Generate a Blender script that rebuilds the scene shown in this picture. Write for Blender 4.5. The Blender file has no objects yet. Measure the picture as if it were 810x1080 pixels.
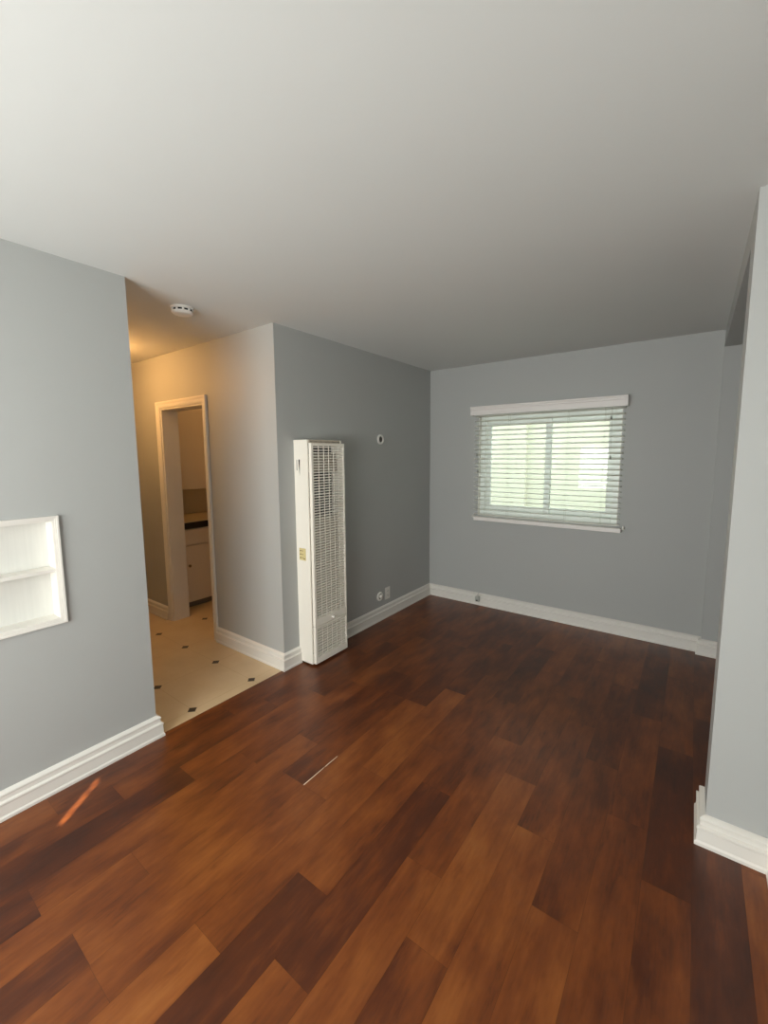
import bpy, bmesh, math, random
from mathutils import Vector, Matrix
random.seed(7)
sc = bpy.context.scene
COL = sc.collection
PI = math.pi

# ------------------------------------------------------------------ camera
F, YAW, PITCH, ROLL = 446.93, -0.6378, -0.1128, -0.0072
cam = bpy.data.cameras.new('camera')
cam.sensor_fit = 'AUTO'; cam.sensor_width = 36.0
cam.lens = F / 1080 * 36.0
cam.shift_x = 3.53 / 1080
cam.shift_y = -8.99 / 1080
cam.clip_start = 0.02
co = bpy.data.objects.new('camera', cam); COL.objects.link(co)
cy, sy = math.cos(YAW), math.sin(YAW)
fw = Vector((sy * math.cos(PITCH), cy * math.cos(PITCH), math.sin(PITCH)))
r0 = Vector((cy, -sy, 0)); u0 = r0.cross(fw)
rt = r0 * math.cos(ROLL) + u0 * math.sin(ROLL)
up = -r0 * math.sin(ROLL) + u0 * math.cos(ROLL)
M4 = Matrix((rt, up, -fw)).transposed().to_4x4()
M4.translation = Vector((2.3277, 0.0, 1.5521))
co.matrix_world = M4
sc.camera = co

# ------------------------------------------------------------------ world, sun, daylight, exposure
w = bpy.data.worlds.new('sky'); sc.world = w; w.use_nodes = True
bg = w.node_tree.nodes['Background']
bg.inputs[0].default_value = (0.86, 0.93, 1.0, 1); bg.inputs[1].default_value = 5.0
SUN_EL = math.radians(30)
sun = bpy.data.lights.new('sun', 'SUN'); sun.energy = 24; sun.color = (1, .95, .90); sun.angle = math.radians(.3)
so = bpy.data.objects.new('sun', sun); COL.objects.link(so)
sd = Vector((-.607 * math.cos(SUN_EL), .795 * math.cos(SUN_EL), -math.sin(SUN_EL)))
so.rotation_euler = sd.to_track_quat('-Z', 'Y').to_euler()
so.location = (6, -6, 6)
# area lamp on the room side of the covered rear window, standing in for daylight
al = bpy.data.lights.new('daylight_stand_in', 'AREA'); al.shape = 'RECTANGLE'; al.size = 1.9; al.size_y = 1.35
al.energy = 150; al.color = (.985, 1.0, .97); al.specular_factor = .6
ao = bpy.data.objects.new('daylight_stand_in', al); COL.objects.link(ao)
ao.location = (1.3, -1.57, 1.5); ao.rotation_euler = (math.radians(99), 0, 0)
sc.view_settings.view_transform = 'Standard'; sc.view_settings.look = 'None'
sc.view_settings.gamma = 1; sc.view_settings.use_curve_mapping = False
sc.view_settings.exposure = 0.0
sc.cycles.diffuse_bounces = 6; sc.cycles.max_bounces = 12; sc.cycles.transparent_max_bounces = 12
sc.cycles.use_denoising = True
sc.cycles.sample_clamp_indirect = 6

# ------------------------------------------------------------------ materials
def lin(r, g, b):
    f = lambda c: (c / 255 / 12.92) if c / 255 <= .04045 else ((c / 255 + .055) / 1.055) ** 2.4
    return (f(r), f(g), f(b), 1)

class NT:
    def __init__(s, name):
        s.m = bpy.data.materials.new(name); s.m.use_nodes = True
        s.t = s.m.node_tree; s.b = s.t.nodes['Principled BSDF']; s.out = s.t.nodes['Material Output']
    def n(s, typ, **kw):
        nd = s.t.nodes.new(typ)
        for k, v in kw.items(): setattr(nd, k, v)
        return nd
    def l(s, a, b): s.t.links.new(a, b)
    def math(s, op, a, b=None, c=None, clamp=False):
        nd = s.n('ShaderNodeMath', operation=op); nd.use_clamp = clamp
        for i, v in enumerate((a, b, c)):
            if v is None: continue
            if hasattr(v, 'links'): s.l(v, nd.inputs[i])
            else: nd.inputs[i].default_value = v
        return nd.outputs[0]
    def mix(s, f, a, b):
        nd = s.n('ShaderNodeMix', data_type='RGBA')
        for i, v in ((0, f), (6, a), (7, b)):
            if hasattr(v, 'links'): s.l(v, nd.inputs[i])
            else: nd.inputs[i].default_value = v
        return nd.outputs[2]
    def coords(s): return s.n('ShaderNodeTexCoord').outputs['Object']
    def noise(s, vec, scale, detail=3, rough=.5):
        nd = s.n('ShaderNodeTexNoise'); nd.inputs['Scale'].default_value = scale
        nd.inputs['Detail'].default_value = detail; nd.inputs['Roughness'].default_value = rough
        if vec is not None: s.l(vec, nd.inputs['Vector'])
        return nd.outputs['Fac']
    def mapping(s, vec, scale):
        nd = s.n('ShaderNodeMapping'); nd.inputs['Scale'].default_value = scale; s.l(vec, nd.inputs['Vector'])
        return nd.outputs[0]
    def bump(s, h, strength, dist=.002):
        nd = s.n('ShaderNodeBump'); nd.inputs['Strength'].default_value = strength; nd.inputs['Distance'].default_value = dist
        s.l(h, nd.inputs['Height']); s.l(nd.outputs[0], s.b.inputs['Normal'])

def paint(name, rgb, rough=.6, var=.03, nscale=9, bump=.15, spec=.35, stretch=(1, 1, 1)):
    k = NT(name); c = lin(*rgb)
    v = k.mapping(k.coords(), stretch)
    f = k.noise(v, nscale, 4)
    lo = tuple(x * (1 - var) for x in c[:3]) + (1,); hi = tuple(min(1, x * (1 + var)) for x in c[:3]) + (1,)
    k.l(k.mix(f, lo, hi), k.b.inputs['Base Color'])
    k.b.inputs['Roughness'].default_value = rough
    k.b.inputs['Specular IOR Level'].default_value = spec
    if bump: k.bump(k.noise(v, nscale * 25, 2), bump, .001)
    return k.m

MW = paint('blue_grey_wall_paint', (176, 178, 176), .55, .02, 3, .12)
MC = paint('white_ceiling_paint', (214, 216, 214), .8, .015, 2, .1)
MT = paint('white_trim_paint', (228, 225, 218), .35, .015, 6, .03, .5)
MN = paint('brushed_white_niche_paint', (216, 216, 210), .4, .08, 60, .5, .5, (1, 1, .04))
MH = paint('cream_white_enamel', (247, 242, 230), .35, .02, 5, .02, .5)
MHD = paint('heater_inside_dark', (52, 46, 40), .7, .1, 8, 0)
MHP = paint('heater_inside_plate', (176, 165, 150), .5, .08, 8, 0)
MHS = paint('heat_browned_enamel', (196, 184, 165), .45, .2, 40, .02)
MY = paint('aged_yellow_label', (222, 206, 150), .5, .08, 60, 0)
MINK = paint('label_ink_brown', (130, 112, 70), .6, .05, 60, 0)
MHOL = paint('shaded_grey_hole', (88, 86, 78), .7, .1, 10, 0)
MDK = paint('dark_recess', (30, 28, 26), .7, .1, 10, 0)
MK = paint('kitchen_cabinet_paint', (226, 214, 196), .4, .02, 5, .03, .5)
MKW = paint('kitchen_wall_paint', (214, 200, 168), .6, .03, 4, .1)
MCT = paint('dark_counter_stone', (42, 36, 34), .25, .4, 60, 0, .5)
MTK = paint('toe_kick_grey', (120, 112, 104), .6, .1, 8, 0)
MBR = paint('antique_brass', (140, 116, 84), .3, .05, 30, 0); MBR.node_tree.nodes['Principled BSDF'].inputs['Metallic'].default_value = .8
MP = paint('white_plastic', (232, 230, 224), .35, .01, 10, 0, .5)
MPG = paint('grey_plastic', (176, 178, 170), .4, .02, 20, 0, .5)
MV = paint('pale_vinyl_window_frame', (240, 246, 242), .35, .01, 8, 0, .5)
MVAL = paint('white_blind_valance', (236, 232, 228), .4, .01, 8, 0, .5)
MST = paint('cream_stucco', (214, 211, 194), .85, .06, 5, .4)
MGR = paint('pale_concrete_ground', (170, 165, 155), .9, .08, 4, .2)
MSH = paint('white_sun_mask', (232, 230, 226), .8, .02, 60, 0)
MCORD = paint('pale_cord', (205, 210, 200), .7, .05, 200, 0)
MTAS = paint('grey_tassel', (120, 122, 116), .5, .05, 80, 0)
MSLIV = paint('pale_seam_sliver', (236, 220, 196), .3, .1, 60, 0)

def slat_mat():
    k = NT('white_translucent_slat'); k.b.inputs['Base Color'].default_value = lin(248, 249, 245)
    k.b.inputs['Roughness'].default_value = .45
    tr = k.n('ShaderNodeBsdfTranslucent'); tr.inputs[0].default_value = lin(250, 250, 243)
    mx = k.n('ShaderNodeMixShader'); mx.inputs[0].default_value = .5
    k.l(k.b.outputs[0], mx.inputs[1]); k.l(tr.outputs[0], mx.inputs[2]); k.l(mx.outputs[0], k.out.inputs[0])
    return k.m
MS = slat_mat()

def glass_mat():
    k = NT('window_glass')
    tr = k.n('ShaderNodeBsdfTransparent'); tr.inputs[0].default_value = (.93, .97, .94, 1)
    gl = k.n('ShaderNodeBsdfGlossy'); gl.inputs['Roughness'].default_value = .02
    fr = k.n('ShaderNodeFresnel'); fr.inputs[0].default_value = 1.45
    mx = k.n('ShaderNodeMixShader')
    k.l(fr.outputs[0], mx.inputs[0]); k.l(tr.outputs[0], mx.inputs[1]); k.l(gl.outputs[0], mx.inputs[2]); k.l(mx.outputs[0], k.out.inputs[0])
    return k.m
MG = glass_mat()

def bulb_mat(name, e):
    k = NT(name)
    k.b.inputs['Base Color'].default_value = (1, .9, .75, 1)
    k.b.inputs['Emission Color'].default_value = (1, .50, .16, 1)
    k.b.inputs['Emission Strength'].default_value = e
    return k.m
MB = bulb_mat('warm_lit_bulb', 370)
MB2 = bulb_mat('kitchen_fill_bulb', 170)

def wood_mat():
    k = NT('red_brown_wood_planks')
    tone = k.n('ShaderNodeAttribute', attribute_name='tone').outputs['Fac']
    rnd = k.n('ShaderNodeAttribute', attribute_name='rnd').outputs['Fac']
    xyz = k.n('ShaderNodeSeparateXYZ'); k.l(k.coords(), xyz.inputs[0])
    def vec(sx, sy_, sr):
        c = k.n('ShaderNodeCombineXYZ')
        k.l(k.math('MULTIPLY', xyz.outputs[0], sx), c.inputs[0]); k.l(k.math('MULTIPLY', xyz.outputs[1], sy_), c.inputs[1])
        k.l(k.math('MULTIPLY', rnd, sr), c.inputs[2]); return c.outputs[0]
    blotch = k.noise(vec(10, 3.2, 40), 1, 4, .6)
    grain = k.noise(vec(80, 7, 60), 1, 4, .6)
    streak = k.noise(vec(26, 5, 90), 1, 5, .65)
    dk = k.math('MULTIPLY', k.math('SUBTRACT', .42, streak), 5.0, clamp=True)
    f = k.math('ADD', k.math('ADD', .06, k.math('MULTIPLY', tone, .90)), k.math('MULTIPLY', k.math('SUBTRACT', blotch, .5), 1.05))
    f = k.math('ADD', f, k.math('MULTIPLY', k.math('SUBTRACT', grain, .5), .34))
    f = k.math('SUBTRACT', f, k.math('MULTIPLY', dk, .24), clamp=True)
    rp = k.n('ShaderNodeValToRGB'); e = rp.color_ramp.elements
    e[0].position = 0; e[0].color = lin(58, 27, 14)
    e[1].position = 1; e[1].color = lin(150, 90, 41)
    for p, c in ((.30, (84, 40, 17)), (.55, (114, 59, 22)), (.78, (135, 76, 31))):
        q = e.new(p); q.color = lin(*c)
    k.l(f, rp.inputs[0])
    k.l(rp.outputs[0], k.b.inputs['Base Color'])
    rg = k.math('ADD', .28, k.math('MULTIPLY', grain, .12)); k.l(rg, k.b.inputs['Roughness'])
    k.b.inputs['Specular IOR Level'].default_value = .5
    k.bump(grain, .08, .001)
    return k.m
MF = wood_mat()

def tile_mat():
    k = NT('beige_tile_with_dark_dots')
    xyz = k.n('ShaderNodeSeparateXYZ'); k.l(k.coords(), xyz.inputs[0])
    def dist(o, off):
        u = k.math('DIVIDE', k.math('SUBTRACT', o, off), .436)
        return k.math('MULTIPLY', k.math('ABSOLUTE', k.math('SUBTRACT', u, k.math('ROUND', u))), .436)
    du, dv = dist(xyz.outputs[0], -.079), dist(xyz.outputs[1], 1.277)
    dot = k.math('LESS_THAN', k.math('ADD', du, dv), .031)
    ring = k.math('LESS_THAN', k.math('ADD', du, dv), .035)
    line = k.math('LESS_THAN', k.math('MINIMUM', du, dv), .0013)
    n = k.noise(k.coords(), 5, 5, .6)
    base = k.mix(n, lin(196, 172, 134), lin(216, 196, 162))
    c = k.mix(line, base, lin(186, 160, 122)); c = k.mix(ring, c, lin(190, 166, 126)); c = k.mix(dot, c, lin(58, 48, 40))
    k.l(c, k.b.inputs['Base Color']); k.b.inputs['Roughness'].default_value = .35
    return k.m
MTI = tile_mat()

# ------------------------------------------------------------------ mesh helpers
def box(bm, x0, x1, y0, y1, z0, z1, bevel=0, mi=0):
    vs = [bm.verts.new(p) for p in ((x0, y0, z0), (x1, y0, z0), (x1, y1, z0), (x0, y1, z0), (x0, y0, z1), (x1, y0, z1), (x1, y1, z1), (x0, y1, z1))]
    fs = [bm.faces.new([vs[i] for i in q]) for q in ((3, 2, 1, 0), (4, 5, 6, 7), (0, 1, 5, 4), (1, 2, 6, 5), (2, 3, 7, 6), (3, 0, 4, 7))]
    for f in fs: f.material_index = mi
    if bevel:
        es = list({e for f in fs for e in f.edges})
        r = bmesh.ops.bevel(bm, geom=es, offset=bevel, segments=2, affect='EDGES', profile=.6)
        for f in r['faces']: f.material_index = mi
    return fs

def prism(bm, pts, axis, a, b, mi=0):
    """extrude a closed 2-D outline along an axis ('x': pts=(y,z), 'y': pts=(x,z), 'z': pts=(x,y))"""
    def P(p, t): return {'x': (t, p[0], p[1]), 'y': (p[0], t, p[1]), 'z': (p[0], p[1], t)}[axis]
    A = [bm.verts.new(P(p, a)) for p in pts]; B = [bm.verts.new(P(p, b)) for p in pts]
    n = len(pts)
    fs = [bm.faces.new(A), bm.faces.new(B[::-1])]
    for i in range(n): fs.append(bm.faces.new([A[i], B[i], B[(i + 1) % n], A[(i + 1) % n]]))
    for f in fs: f.material_index = mi
    return fs

def lathe(bm, prof, o, axis, seg=32, mi=0):
    """revolve (radius, height) profile about an axis vector through o"""
    ax = Vector(axis).normalized(); t = ax.orthogonal().normalized(); b = ax.cross(t); o = Vector(o)
    rings = []
    for r, h in prof:
        if r < 1e-6: rings.append([bm.verts.new(o + ax * h)])
        else: rings.append([bm.verts.new(o + ax * h + (t * math.cos(2 * PI * i / seg) + b * math.sin(2 * PI * i / seg)) * r) for i in range(seg)])
    for A, B in zip(rings, rings[1:]):
        for i in range(seg):
            j = (i + 1) % seg
            a = [A[0]] if len(A) == 1 else [A[i], A[j]]
            c = [B[0]] if len(B) == 1 else [B[j], B[i]]
            if len(a) + len(c) > 2: bm.faces.new(a + c).material_index = mi

def tube(bm, pts, r, seg=8):
    pts = [Vector(p) for p in pts]; rings = []
    for i, p in enumerate(pts):
        d = (pts[min(i + 1, len(pts) - 1)] - pts[max(i - 1, 0)]).normalized(); t = d.orthogonal().normalized(); b = d.cross(t)
        rings.append([bm.verts.new(p + (t * math.cos(2 * PI * k / seg) + b * math.sin(2 * PI * k / seg)) * r) for k in range(seg)])
    for A, B in zip(rings, rings[1:]):
        for i in range(seg): bm.faces.new([A[i], A[(i + 1) % seg], B[(i + 1) % seg], B[i]])
    bm.faces.new(rings[0]); bm.faces.new(rings[-1][::-1])

def sweep(bm, prof, path, side):
    """sweep an (outward, z) profile along an XY polyline with mitred corners; side=+1: room is to the left of travel"""
    P = [Vector(p) for p in path]; n = len(P); offs = []
    for i in range(n):
        ds = []
        if i > 0: ds.append((P[i] - P[i - 1]).normalized())
        if i < n - 1: ds.append((P[i + 1] - P[i]).normalized())
        ns = [Vector((-d.y, d.x)) * side for d in ds]
        if len(ns) == 1: offs.append(ns[0])
        else:
            m = (ns[0] + ns[1]).normalized(); offs.append(m / m.dot(ns[0]))
    rings = [[bm.verts.new((P[i].x + offs[i].x * o, P[i].y + offs[i].y * o, z)) for o, z in prof] for i in range(n)]
    k = len(prof)
    for A, B in zip(rings, rings[1:]):
        for i in range(k): bm.faces.new([A[i], A[(i + 1) % k], B[(i + 1) % k], B[i]])
    bm.faces.new(rings[0]); bm.faces.new(rings[-1][::-1])

def obj(name, bm, mats, parent=None, smooth=False, **props):
    bmesh.ops.recalc_face_normals(bm, faces=bm.faces[:])
    me = bpy.data.meshes.new(name); bm.to_mesh(me); bm.free()
    for m in (mats if isinstance(mats, (list, tuple)) else [mats]): me.materials.append(m)
    if smooth:
        for p in me.polygons: p.use_smooth = True
    o = bpy.data.objects.new(name, me); COL.objects.link(o)
    if parent is not None: o.parent = parent; o.matrix_parent_inverse = Matrix.Translation(-parent.location)
    for k_, v in props.items(): o[k_] = v
    return o
def BM(): return bmesh.new()
def struct(name, bm, mats, parent=None, **kw):
    return obj(name, bm, mats, parent, kind='structure', **kw)
def thing(name, label, cat, loc, group=None):
    o = bpy.data.objects.new(name, None); COL.objects.link(o); o.location = loc
    o['label'] = label; o['category'] = cat
    if group: o['group'] = group
    return o

# ------------------------------------------------------------------ dimensions (metres)
H = 2.44
YB, YH, YL = 4.05, 1.947, 1.027      # back wall, hall wall, end of the left wall
XR, YC = 2.445, 2.0                  # face of the opening to the right, front of the short column
XW = 2.66                            # right wall beside the camera
YR = -1.6                            # wall behind the camera
XE = -2.75                           # end of the hallway
WX0, WX1, WZ0, WZ1 = .562, 1.822, .94, 1.94   # window opening

# ------------------------------------------------------------------ structure
# wood floor: individual planks, rows along Y
bm = BM(); lt = bm.faces.layers.float.new('tone'); lr = bm.faces.layers.float.new('rnd')
PW, PLn, X00 = .1485, .888, .034
joint = {2: .975, 3: .332, 6: .372, 7: .63, 8: .955, 9: .722, 11: 1.015, 12: 1.642, 13: 1.353, 14: 1.93, 15: 1.68, 5: 1.262, 4: .62, 10: 1.25, 1: .72, 0: 1.4, 16: 1.2, 17: 1.95}
tones = {  # (row, plank number counted from the row's joint): how dark or light that plank is
    (2, -1): .22, (2, 0): .52, (3, -1): .22, (3, 0): .50, (1, 0): .36, (0, 0): .40, (0, -1): .36, (1, -1): .30, (4, 0): .60, (4, -1): .52, (5, -1): .58, (5, 0): .36, (5, 1): .40,
    (6, -1): .62, (6, 0): .60, (6, 1): .66, (6, 2): .34, (7, -1): .74, (7, 0): .58, (7, 1): .70, (7, 2): .32, (8, -1): .24, (8, 0): .56, (8, 1): .44, (8, 2): .36,
    (9, -1): .58, (9, 0): .30, (9, 1): .44, (9, 2): .30, (10, -2): .60, (10, -1): .64, (10, 0): .54, (10, 1): .44, (11, -1): .46, (11, 0): .72, (11, 1): .42, (11, 2): .40,
    (12, -2): .56, (12, -1): .66, (12, 0): .46, (12, 1): .42, (13, -2): .62, (13, -1): .60, (13, 0): .44, (13, 1): .36, (14, -2): .50, (14, -1): .48, (14, 0): .46, (14, 1): .28,
    (15, -1): .40, (15, 0): .20, (15, 1): .50, (16, -1): .26, (16, 0): .24, (16, 1): .34, (17, -1): .62, (17, 0): .42}
def plank(x0, x1, y0, y1, tone):
    if x1 - x0 < .004 or y1 - y0 < .004: return
    g = .0004
    f = bm.faces.new([bm.verts.new(p) for p in ((x0 + g, y0 + g, 0), (x1 - g, y0 + g, 0), (x1 - g, y1 - g, 0), (x0 + g, y1 - g, 0))])
    f[lt] = tone; f[lr] = random.random()
XMAX = 4.2
for r in range(-1, 29):
    x0 = X00 + r * PW; x1 = x0 + PW
    x0 = max(x0, -.0); x1 = min(x1, XMAX)
    j = joint.get(r, random.random())
    for kk in range(-5, 6):
        y0, y1 = max(j + kk * PLn, YR), min(j + (kk + 1) * PLn, YB)
        if y1 <= y0: continue
        plank(x0, x1, y0, y1, tones.get((r, kk), random.uniform(.34, .58)))
for f in box(bm, 0, XMAX, YR, YB, -.12, -.0012): f[lt] = .05
for y0, y1 in ((1.262, 1.40), (1.408, 1.50)):   # pale sliver along a plank seam
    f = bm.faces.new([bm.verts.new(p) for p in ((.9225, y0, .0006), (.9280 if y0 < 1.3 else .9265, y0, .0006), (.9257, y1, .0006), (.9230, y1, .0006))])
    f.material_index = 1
struct('floor', bm, [MF, MSLIV])
bm = BM(); box(bm, XE, 0, YL, YH, -.12, -.0005); box(bm, XE, -.12, YH, YB, -.12, -.0005)
struct('floor_tile', bm, MTI)
bm = BM(); box(bm, XE - .15, XMAX + .12, YR - .12, YB + .15, H, H + .12)
struct('ceiling', bm, MC)

# left wall with the niche hole
NY0, NY1, NZ0, NZ1, ND = -.06, .648, .803, 1.278, .09
bm = BM()
box(bm, -.15, 0, YR, NY0, 0, H); box(bm, -.15, 0, NY1, YL, 0, H)
box(bm, -.15, 0, NY0, NY1, 0, NZ0); box(bm, -.15, 0, NY0, NY1, NZ1, H)
box(bm, XE, -.15, YL - .12, YL, 0, H)
struct('wall_left', bm, MW)
# wall holding the heater
bm = BM(); box(bm, -.12, 0, YH, YB, 0, H); struct('wall_heater', bm, MW)
# hall wall with the doorway
DX0, DX1, DZ, YJ = -1.578, -.888, 1.985, 2.085
bm = BM()
box(bm, XE, DX0, YH, YJ, 0, H); box(bm, DX1, -.12, YH, YJ, 0, H); box(bm, DX0, DX1, YH, YJ, DZ, H)
struct('wall_hall', bm, MW)
bm = BM(); box(bm, XE - .12, XE, YL - .12, YJ, 0, H); struct('wall_hall_end', bm, MW)
# kitchen walls
KX = -2.36
bm = BM(); box(bm, KX - .12, KX, YJ, YB, 0, H); struct('wall_kitchen', bm, MKW)
# back wall
bm = BM()
box(bm, KX - .12, WX0, YB, YB + .14, 0, H); box(bm, WX1, XMAX, YB, YB + .14, 0, H)
box(bm, WX0, WX1, YB, YB + .14, 0, WZ0); box(bm, WX0, WX1, YB, YB + .14, WZ1, H)
struct('wall_back', bm, MW)
# column, stub and header round the opening on the right
bm = BM(); box(bm, XR, XW, YC, YC + .17, 0, H); struct('wall_column', bm, MW)
bm = BM(); box(bm, XR, XR + .18, YB - .05, YB, 0, 2.31); struct('wall_stub', bm, MW)
bm = BM(); box(bm, XR, XR + .18, YC + .17, YB, 2.31, H); struct('beam', bm, MW)
bm = BM(); box(bm, XW, XW + .12, YR, YC + .17, 0, H); struct('wall_right', bm, MW)
bm = BM(); box(bm, XW + .12, XMAX, YC + .05, YC + .17, 0, H); box(bm, XMAX, XMAX + .12, YC + .05, YB, 0, H)
struct('wall_alcove', bm, MW)
# wall behind the camera with a window opening
RX0, RX1, RZ0, RZ1 = .3, 2.3, .78, 2.2
bm = BM()
box(bm, -.15, RX0, YR - .12, YR, 0, H); box(bm, RX1, XW + .12, YR - .12, YR, 0, H)
box(bm, RX0, RX1, YR - .12, YR, 0, RZ0); box(bm, RX0, RX1, YR - .12, YR, RZ1, H)
struct('wall_rear', bm, MW)
# unseen sheet added to block the sun; its slit is shaped for the floor streak
SX, SW = 1.852, .018
t2 = 2.77 * math.tan(SUN_EL)
za, zb, zc, zd = t2 - .072, t2 + .028, t2 + .036, t2 + .072
wn = bpy.data.objects.new('window_2', None); COL.objects.link(wn); wn.location = (1.3, YR, 1.5); wn['kind'] = 'structure'
bm = BM(); ys = (YR - .004, YR - .002)
box(bm, RX0, SX - SW, *ys, RZ0, RZ1); box(bm, SX + SW, RX1, *ys, RZ0, RZ1)
box(bm, SX - SW, SX + SW, *ys, RZ0, za); box(bm, SX - SW, SX + SW, *ys, zb, zc); box(bm, SX - SW, SX + SW, *ys, zd, RZ1)
struct('sun_mask_sheet', bm, MSH, wn)

# baseboards
BP = [(0, 0), (.030, 0), (.030, .012), (.025, .020), (.024, .066), (.027, .071), (.026, .078), (.016, .083), (.0155, .101), (.019, .106), (.018, .112), (.008, .120), (0, .123)]
def baseboard(name, path, side):
    bm = BM(); sweep(bm, BP, path, side); return struct(name, bm, MT)
HY0, HY1 = 2.095, 2.46
baseboard('baseboard_left', [(0, YR), (0, YL), (XE, YL)], -1)
baseboard('baseboard_hall', [(-.828, YH), (0, YH), (0, HY0)], -1)
baseboard('baseboard_hall_end', [(XE, YH), (-1.642, YH)], -1)
baseboard('baseboard_back', [(0, HY1), (0, YB), (XR, YB), (XR, YB - .05), (XR + .18, YB - .05)], -1)
baseboard('baseboard_right', [(XR + .12, YC + .17), (XR, YC + .17), (XR, YC), (XW, YC), (XW, YR)], -1)

# doorway to the kitchen: casing and jamb
dr = bpy.data.objects.new('door_1', None); COL.objects.link(dr); dr.location = (DX0, YH, 0); dr['kind'] = 'structure'
bm = BM()
CW = .056
def casing(bm, pts):      # sweep a casing profile around the opening in the XZ plane
    prof = [(0, 0), (0, -.010), (.012, -.014), (.030, -.014), (.044, -.019), (CW, -.019), (CW, 0)]
    rings = []
    for i, (x, z) in enumerate(pts):
        ox = -1 if i < 2 else 1; oz = 1 if i in (1, 2) else 0
        rings.append([bm.verts.new((x + ox * o, YH + y, z + oz * o)) for o, y in prof])
    k = len(prof)
    for A, B in zip(rings, rings[1:]):
        for i in range(k): bm.faces.new([A[i], A[(i + 1) % k], B[(i + 1) % k], B[i]])
    bm.faces.new(rings[0]); bm.faces.new(rings[-1][::-1])
casing(bm, [(DX0, 0), (DX0, DZ), (DX1, DZ), (DX1, 0)])
struct('door_casing', bm, MT, dr)
bm = BM()
box(bm, DX0, DX0 + .016, YH, YJ + .012, 0, DZ); box(bm, DX1 - .016, DX1, YH, YJ + .012, 0, DZ); box(bm, DX0 + .016, DX1 - .016, YH, YJ + .012, DZ - .016, DZ)
struct('door_jamb', bm, MT, dr)

# ------------------------------------------------------------------ window (vinyl slider) in the back wall
wi = bpy.data.objects.new('window_1', None); COL.objects.link(wi); wi.location = ((WX0 + WX1) / 2, YB, WZ0); wi['kind'] = 'structure'
bm = BM(); y0, y1 = YB + .045, YB + .115
fwid = .058
box(bm, WX0, WX0 + fwid, y0, y1, WZ0, WZ1, .004); box(bm, WX1 - fwid, WX1, y0, y1, WZ0, WZ1, .004)
box(bm, WX0 + fwid, WX1 - fwid, y0, y1, WZ0, WZ0 + fwid, .004); box(bm, WX0 + fwid, WX1 - fwid, y0, y1, WZ1 - fwid, WZ1, .004)
struct('window_frame', bm, MV, wi)
def sash(xa, xb, ya, yb):
    bm = BM(); s_ = .050; za_, zb_ = WZ0 + fwid, WZ1 - fwid
    box(bm, xa, xa + s_, ya, yb, za_, zb_, .003); box(bm, xb - s_, xb, ya, yb, za_, zb_, .003)
    box(bm, xa + s_, xb - s_, ya, yb, za_, za_ + s_, .003); box(bm, xa + s_, xb - s_, ya, yb, zb_ - s_, zb_, .003)
    o = struct('window_sash', bm, MV, wi)
    bm = BM(); ym = (ya + yb) / 2; box(bm, xa + s_, xb - s_, ym - .002, ym + .002, za_ + s_, zb_ - s_)
    struct('window_pane', bm, MG, wi)
sash(WX0 + fwid, 1.245, YB + .055, YB + .077)
sash(1.195, WX1 - fwid, YB + .080, YB + .102)
bm = BM()   # painted reveal of the opening
box(bm, WX0 - .0, WX0 + .006, YB + .001, y0, WZ0, WZ1); box(bm, WX1 - .006, WX1, YB + .001, y0, WZ0, WZ1)
box(bm, WX0 + .006, WX1 - .006, YB + .001, y0, WZ0, WZ0 + .006); box(bm, WX0 + .006, WX1 - .006, YB + .001, y0, WZ1 - .006, WZ1)
struct('window_reveal', bm, MT, wi)

# venetian blind hung on the wall over the window
bl = thing('venetian_blind', 'white wooden venetian blind with open slats hanging over the window', 'blind', (1.18, YB, 1.98))
BX0, BX1 = .54, 1.842; SYC = YB - .040
bm = BM()
prof = [(YB - .078, 1.938), (YB - .078, 1.985), (YB - .083, 1.992), (YB - .083, 2.003), (YB - .090, 2.012), (YB - .090, 2.022), (YB - .066, 2.022), (YB - .066, 1.938)]
prism(bm, prof, 'x', .502, 1.862)
box(bm, .502, .512, YB - .066, YB, 1.938, 2.022); box(bm, 1.852, 1.862, YB - .066, YB, 1.938, 2.022)
obj('valance', bm, MVAL, bl)
bm = BM(); box(bm, .515, 1.849, YB - .062, YB - .006, 1.955, 2.005, .002); obj('headrail', bm, MVAL, bl)
bm = BM(); NS = 22; zt, zbm = 1.925, .957; TILT = math.radians(-12)
for i in range(NS):
    z = zt + (zbm - zt) * i / (NS - 1)
    up_, dn = [], []
    for kx in range(7):
        s = -1 + 2 * kx / 6; yy = s * .0245; zz = .0022 * (1 - s * s)
        y_ = SYC + yy * math.cos(TILT); z_ = z + zz + yy * math.sin(TILT)
        up_.append((y_, z_ + .0013)); dn.append((y_, z_ - .0013))
    prism(bm, up_ + dn[::-1], 'x', BX0, BX1)
obj('slats', bm, MS, bl)
bm = BM(); box(bm, BX0 + .006, BX1 + .018, SYC - .026, SYC + .026, .893, .930, .004); obj('bottom_rail', bm, MVAL, bl)
for xx in (.66, .885, 1.41, 1.70):
    bm = BM()
    for dy in (-.0265, .0265): tube(bm, [(xx, SYC + dy, 1.955), (xx, SYC + dy, .93)], .0011, 6)
    for i in range(NS):
        z = zt + (zbm - zt) * i / (NS - 1)
        tube(bm, [(xx, SYC - .0265, z - .0030 - .0265 * math.sin(TILT)), (xx, SYC + .0265, z - .0030 + .0265 * math.sin(TILT))], .0008, 5)
    obj('ladder_cord', bm, MCORD, bl)
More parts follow.
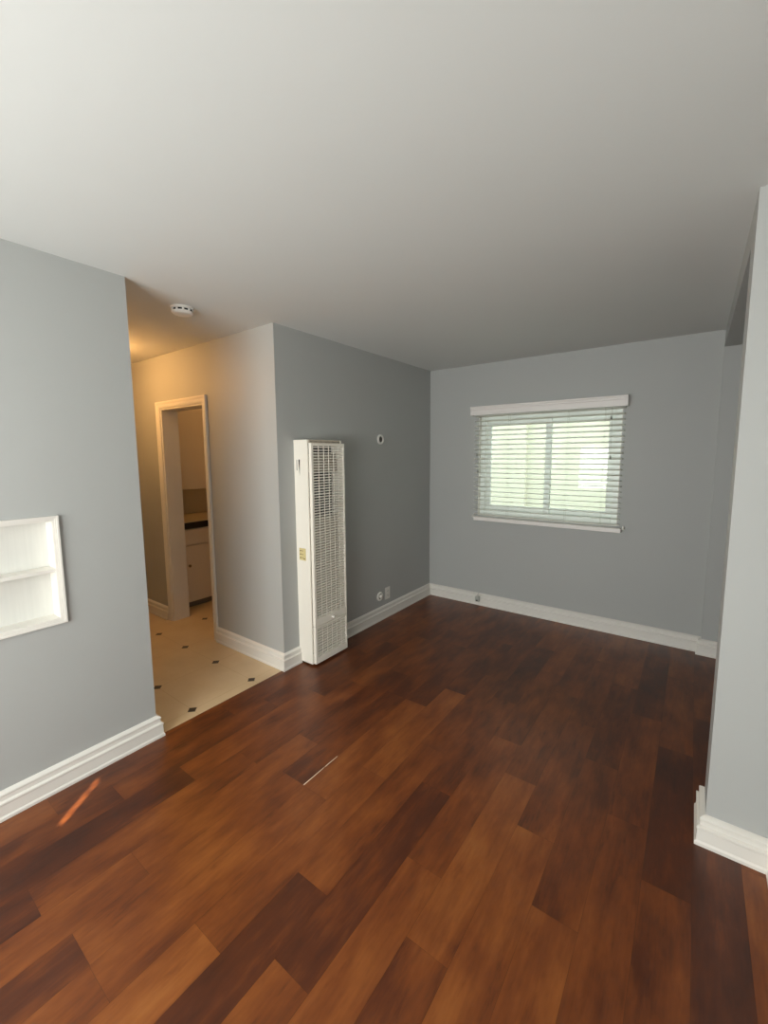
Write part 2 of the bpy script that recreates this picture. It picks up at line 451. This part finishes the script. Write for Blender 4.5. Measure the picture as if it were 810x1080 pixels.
def cord(x, zend, dy):
    bm = BM(); tube(bm, [(x, SYC - .031 - dy, 1.95), (x, SYC - .032 - dy, zend)], .0013, 6); o = obj('pull_cord', bm, MCORD, bl)
    bm = BM(); lathe(bm, [(0, .026), (.004, .024), (.005, .014), (.0085, .002), (.0075, -.002), (0, -.002)], (x, SYC - .032 - dy, zend - .022), (0, 0, 1), 14)
    obj('tassel', bm, MTAS, o, True)
cord(1.748, 1.86, 0); cord(1.755, 1.532, .0); cord(.575, 1.56, 0); cord(.588, 1.40, 0)
for xx in (BX0 - .012, BX1 + .030):
    bm = BM(); box(bm, xx - .008, xx + .008, YB - .03, YB, .915, .945, .002); box(bm, xx - .004, xx + .004, YB - .055, YB - .03, .925, .935, .001)
    obj('hold_down_bracket', bm, MP, bl)

# ------------------------------------------------------------------ outside the window
bm = BM()
box(bm, -4, 7, 6.6, 6.75, -.4, 2.13); box(bm, -4, 7, 6.56, 6.79, 2.13, 2.19, .01)
for x in (-2.2, .1, 2.3, 4.6): box(bm, x - .14, x + .14, 6.54, 6.6, -.4, 2.13)
gw = obj('garden_wall', bm, MST); gw['kind'] = 'structure'
bm = BM(); box(bm, -6, 8, YB + .14, 9, -.5, -.4); struct('ground', bm, MGR)
# unseen mass added above and beside the rooms to keep sun off the yard
bm = BM(); box(bm, -4.5, 8.5, YR - .12, YB + .45, H + .12, 5.2); box(bm, XMAX + .125, 8.5, YR - .12, YB + .14, -.4, H + .12); struct('wall_sun_blocker', bm, MST)

# ------------------------------------------------------------------ wall furnace
ht = thing('wall_heater', 'tall white gas wall furnace with slotted grille standing out from the wall', 'heater', (.07, (HY0 + HY1) / 2, 0))
D0, D1 = .137, .163        # front of the cabinet, front of the panels
HZ0, HZ1 = .014, 1.667
GY0, GY1 = HY0 + .014, HY1  # panel width
bm = BM()
t = .012
box(bm, .0, D0, HY0, HY0 + t, HZ0, HZ1, .003); box(bm, .0, D0, HY1 - .02, HY1 - .008, HZ0, HZ1, .003)
box(bm, .0, D0, HY0 + t, HY1 - .02, HZ1 - t, HZ1, .002); box(bm, .0, D0, HY0 + t, HY1 - .02, HZ0, HZ0 + t, .002)
box(bm, .0, .01, HY0 + t, HY1 - .02, HZ0 + t, HZ1 - t)
obj('cabinet', bm, MH, ht)
bm = BM(); box(bm, D0 - .006, D0 + .001, HY0 + t + .004, HY1 - .024, 1.642, HZ1 - .001, .001)
for i in range(26):
    y = HY0 + .03 + i * .0118; box(bm, D0 + .001, D0 + .0016, y, y + .006, 1.650, 1.656, 0, 1)
obj('top_vent_strip', bm, [MHS, MDK], ht, label='heat-browned strip above the grille')
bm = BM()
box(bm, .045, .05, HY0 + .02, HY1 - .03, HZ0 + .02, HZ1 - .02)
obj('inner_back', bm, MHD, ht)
bm = BM(); prism(bm, [(.10, 1.435), (.118, 1.435), (.10, 1.565), (.085, 1.565)], 'y', HY0 + .03, HY1 - .035)
obj('heat_deflector', bm, MHP, ht)
bm = BM(); box(bm, .10, .105, HY0 + .03, HY1 - .035, .08, 1.1); obj('inner_shield', bm, MHP, ht)
RP = .0197
def panel(name, z0, z1, g0, g1):
    p = None
    bm = BM(); fl = .022; fr_ = .016
    # folded side flanges and solid bands
    box(bm, D0, D1, GY0, GY0 + fl, z0, z1, .003); box(bm, D0, D1, GY1 - fr_, GY1, z0, z1, .003)
    box(bm, D0, D1, GY0 + fl, GY1 - fr_, z0, g0, .002); box(bm, D0, D1, GY0 + fl, GY1 - fr_, g1, z1, .002)
    p = obj(name, bm, MH, ht)
    bm = BM(); n = int(round((g1 - g0) / RP)); ya, yb = GY0 + fl, GY1 - fr_
    for i in range(n):
        z = g0 + (i + .5) * (g1 - g0) / n
        # louvre blade leaning outwards and down
        prism(bm, [(D1 - .002, z - .0042), (D1 - .002, z + .0034), (D1 - .014, z + .0052), (D1 - .014, z + .0030)], 'y', ya, yb)
    for i in range(1, 6):
        y = ya + (yb - ya) * i / 6
        box(bm, D1 - .0045, D1 - .0006, y - .0016, y + .0016, g0, g1)
    obj('grille', bm, MH, p)
    return p
up_p = panel('upper_panel', .304, 1.643, .362, 1.622)
lo_p = panel('lower_panel', .016, .300, .066, .286)
bm = BM(); lathe(bm, [(.0, .0), (.007, .0), (.007, .012), (.0095, .016), (.0095, .024), (.006, .028), (0, .028)], (D1, 2.285, .332), (1, 0, 0), 18)
obj('latch_knob', bm, MP, up_p, True)
# side details (face towards the camera)
bm = BM()
box(bm, .022, .106, HY0 - .0022, HY0, 1.41, 1.535, .001)
box(bm, .030, .034, HY0 - .0030, HY0 - .0021, 1.45, 1.525, 0, 1)
prism(bm, [(.050, 1.527), (.063, 1.527), (.059, 1.415)], 'y', HY0 - .0030, HY0 - .0021, 1)
obj('side_slot_plate', bm, [MH, MDK], ht)
bm = BM(); box(bm, .030, .098, HY0 - .0016, HY0, .795, .885, .0006)
for i in range(3):
    for a, b in ((.036, .052), (.060, .068)):
        box(bm, a, b, HY0 - .0022, HY0 - .0015, .862 - i * .026, .869 - i * .026, 0, 1)
box(bm, .074, .090, HY0 - .0022, HY0 - .0015, .805, .812, 0, 1)
obj('side_label', bm, [MY, MINK], ht, label='yellowed label on the heater side')

# ------------------------------------------------------------------ niche in the left wall
ni = thing('wall_niche', 'white recessed wall niche with one shelf, set in the grey left wall', 'niche', (0, .29, NZ0))
bm = BM(); th = .012
box(bm, -ND, -ND + .008, NY0, NY1, NZ0, NZ1); obj('back_panel', bm, MN, ni)
bm = BM()
box(bm, -ND + .008, .004, NY0, NY0 + th, NZ0, NZ1); box(bm, -ND + .008, .004, NY1 - th, NY1, NZ0, NZ1)
box(bm, -ND + .008, .004, NY0 + th, NY1 - th, NZ0, NZ0 + th); box(bm, -ND + .008, .004, NY0 + th, NY1 - th, NZ1 - th, NZ1)
obj('lining', bm, MT, ni)
bm = BM(); box(bm, -ND + .008, -.002, NY0 + th, NY1 - th, 1.031, 1.047, .002); obj('shelf', bm, MT, ni)
bm = BM()   # stepped picture-frame moulding
def frame_ring(o0, o1, x1):
    a0, a1, b0, b1 = NY0 - o1, NY1 + o1, NZ0 - o1, NZ1 + o1
    i0, i1, j0, j1 = NY0 - o0, NY1 + o0, NZ0 - o0, NZ1 + o0
    for pts in (((a0, b0), (a1, b0), (i1, j0), (i0, j0)), ((a1, b0), (a1, b1), (i1, j1), (i1, j0)), ((a1, b1), (a0, b1), (i0, j1), (i1, j1)), ((a0, b1), (a0, b0), (i0, j0), (i0, j1))):
        prism(bm, list(pts), 'x', .0, x1)
frame_ring(-.009, -.002, .007); frame_ring(-.002, .005, .010); frame_ring(.005, .013, .014)
obj('frame', bm, MT, ni)

# ------------------------------------------------------------------ small wall fittings
def ring(name, label, y, z, R, full):
    t_ = thing(name, label, 'wall plate', (0, y, z), )
    bm = BM(); lathe(bm, [(R, 0), (R, .006), (R * .93, .012), (R * .66, .012), (R * .58, .006), (R * .58, 0)], (0, y, z), (1, 0, 0), 36)
    obj('rim', bm, MP, t_, True)
    bm = BM(); lathe(bm, [(R * .59, .001), (R * .59, .003), (0, .003)], (0, y, z), (1, 0, 0), 28); obj('dark_centre', bm, MHOL, t_)
    if full:
        bm = BM(); lathe(bm, [(R * .42, 0), (R * .42, .018), (R * .3, .022), (0, .022)], (.003, y + R * .12, z), (1, 0, 0), 24); obj('socket', bm, MP, t_, True)
    return t_
ring('round_wall_plate', 'white round cover ring with a dark open hole high on the wall', 3.141, 1.698, .046, False)
ring('round_outlet_plate', 'white round plate with a protruding socket, low beside the outlet', 3.115, .226, .043, True)
t_ = thing('wall_outlet', 'white duplex wall outlet plate just above the baseboard', 'outlet', (0, 3.237, .228))
bm = BM(); box(bm, 0, .006, 3.199, 3.275, .170, .286, .002); obj('cover_plate', bm, MP, t_)
for z in (.208, .248):
    bm = BM(); box(bm, .005, .009, 3.220, 3.254, z - .015, z + .015, .003)
    for yy in (3.229, 3.243): box(bm, .009, .0094, yy - .001, yy + .001, z - .002, z + .008, 0, 1)
    lathe(bm, [(.0026, .0090), (.0026, .0094), (0, .0094)], (0, 3.236, z - .008), (1, 0, 0), 10, 1)
    obj('receptacle', bm, [MP, MDK], t_)
t_ = thing('phone_jack', 'small grey cable jack box stuck on the back baseboard', 'jack', (.593, YB - .03, .07))
bm = BM(); box(bm, .572, .616, YB - .052, YB - .018, .040, .092, .004); obj('jack_box', bm, MPG, t_)
bm = BM(); box(bm, .586, .602, YB - .0528, YB - .0515, .048, .060, 0); obj('jack_port', bm, MDK, t_)
bm = BM(); tube(bm, [(.594, YB - .036, .090), (.594, YB - .034, .108), (.596, YB - .022, .118), (.597, YB - .006, .128), (.597, YB - .003, .150)], .0025, 8); obj('cable', bm, MPG, t_)

# smoke detector on the ceiling
sm = thing('smoke_detector', 'round white smoke detector on the ceiling where the hallway begins', 'smoke detector', (-.205, 1.432, H))
ax, o_ = (0, 0, -1), (-.205, 1.432, H)
bm = BM(); lathe(bm, [(.066, 0), (.066, .008), (.060, .010), (.060, .012), (0, .012)], o_, ax, 40); obj('base', bm, MP, sm)
bm = BM(); lathe(bm, [(.054, .012), (.054, .024)], o_, ax, 40); obj('sensor_chamber', bm, MDK, sm)
bm = BM(); lathe(bm, [(.060, .024), (.060, .030), (.050, .038), (.020, .041), (0, .041)], o_, ax, 40); lathe(bm, [(.060, .024), (.05, .024)], o_, ax, 40)
for i in range(10):
    a = 2 * PI * i / 10 + .2; cx, cyy = o_[0] + .057 * math.cos(a), o_[1] + .057 * math.sin(a)
    lathe(bm, [(.006, .010), (.006, .026)], (cx, cyy, H), ax, 8)
obj('cover', bm, MP, sm)

# hallway lamp: bare bulb in a porcelain holder on the hall ceiling
lm = thing('ceiling_lamp', 'lit bare bulb in a white ceiling holder in the hallway', 'lamp', (-1.52, 1.33, H))
bm = BM(); lathe(bm, [(.055, 0), (.055, .012), (.022, .022), (.018, .09), (.026, .10), (.026, .125), (0, .125)], (-1.52, 1.33, H), (0, 0, -1), 28); obj('lamp_holder', bm, MP, lm, True)
bm = BM(); lathe(bm, [(.014, .125), (.016, .138), (.030, .165), (.033, .180), (.028, .198), (.014, .210), (0, .213)], (-1.52, 1.33, H), (0, 0, -1), 24); obj('bulb', bm, MB, lm, True)

lm = thing('ceiling_lamp', 'bare bulb in a white ceiling holder, added out of view to brighten the kitchen', 'lamp', (-1.15, 3.1, H))  # unseen lamp, added as fill light for the kitchen
bm = BM(); lathe(bm, [(.055, 0), (.055, .012), (.032, .022), (.026, .045), (0, .045)], (-1.15, 3.1, H), (0, 0, -1), 28); obj('lamp_holder', bm, MP, lm, True)
bm = BM(); lathe(bm, [(.014, .045), (.016, .058), (.030, .085), (.033, .100), (.028, .118), (.014, .130), (0, .133)], (-1.15, 3.1, H), (0, 0, -1), 24); obj('bulb', bm, MB2, lm, True)

# ------------------------------------------------------------------ kitchen seen through the doorway
CX = -1.756
def knob(parent, y, z, x):
    bm = BM(); lathe(bm, [(.006, 0), (.006, .012), (.014, .018), (.015, .024), (.010, .030), (0, .031)], (x, y, z), (1, 0, 0), 18); return obj('knob', bm, MBR, parent, True)
def base_unit(y0, y1, label, kd):
    t_ = thing('base_cabinet', label, 'cabinet', (CX - .3, (y0 + y1) / 2, 0), 'kitchen base cabinets')
    bm = BM(); box(bm, KX + .002, CX - .02, y0, y1, .062, .826); obj('body', bm, MK, t_)
    bm = BM(); box(bm, KX + .002, CX - .052, y0, y1, 0, .062); obj('toe_kick', bm, MTK, t_)
    bm = BM(); box(bm, CX - .02, CX, y0 + .006, y1 - .006, .664, .815, .004); d = obj('drawer', bm, MK, t_); knob(d, (y0 + y1) / 2, .712, CX)
    bm = BM(); box(bm, CX - .02, CX, y0 + .006, y1 - .006, .075, .648, .004); d = obj('door', bm, MK, t_); knob(d, y0 + .06 if kd < 0 else y1 - .06, .45, CX)
base_unit(2.165, 2.79, 'white kitchen base cabinet with drawer, seen through the doorway', -1)
base_unit(2.79, 3.41, 'second white kitchen base cabinet from the doorway, deeper under the countertop', 1)
bm = BM(); box(bm, KX + .001, CX + .012, 2.10, 3.45, .826, .892, .006); box(bm, KX + .001, CX + .004, 2.102, 3.448, .892, .898, .001, 1)
o = obj('countertop', bm, [MCT, MKW]); o['label'] = 'cream kitchen countertop with a dark front edge along the cabinets, seen through the doorway'; o['category'] = 'countertop'
t_ = thing('wall_cabinet', 'tall cream wall cabinet hung above the kitchen countertop', 'cabinet', (KX, 2.7, 1.2))
bm = BM(); box(bm, KX, -2.06, 2.10, 3.45, 1.2, H - .06); obj('body', bm, MK, t_)
for a, b in ((2.106, 2.768), (2.774, 3.444)):
    bm = BM(); box(bm, -2.06, -2.04, a, b, 1.206, H - .07, .003); obj('door', bm, MK, t_)
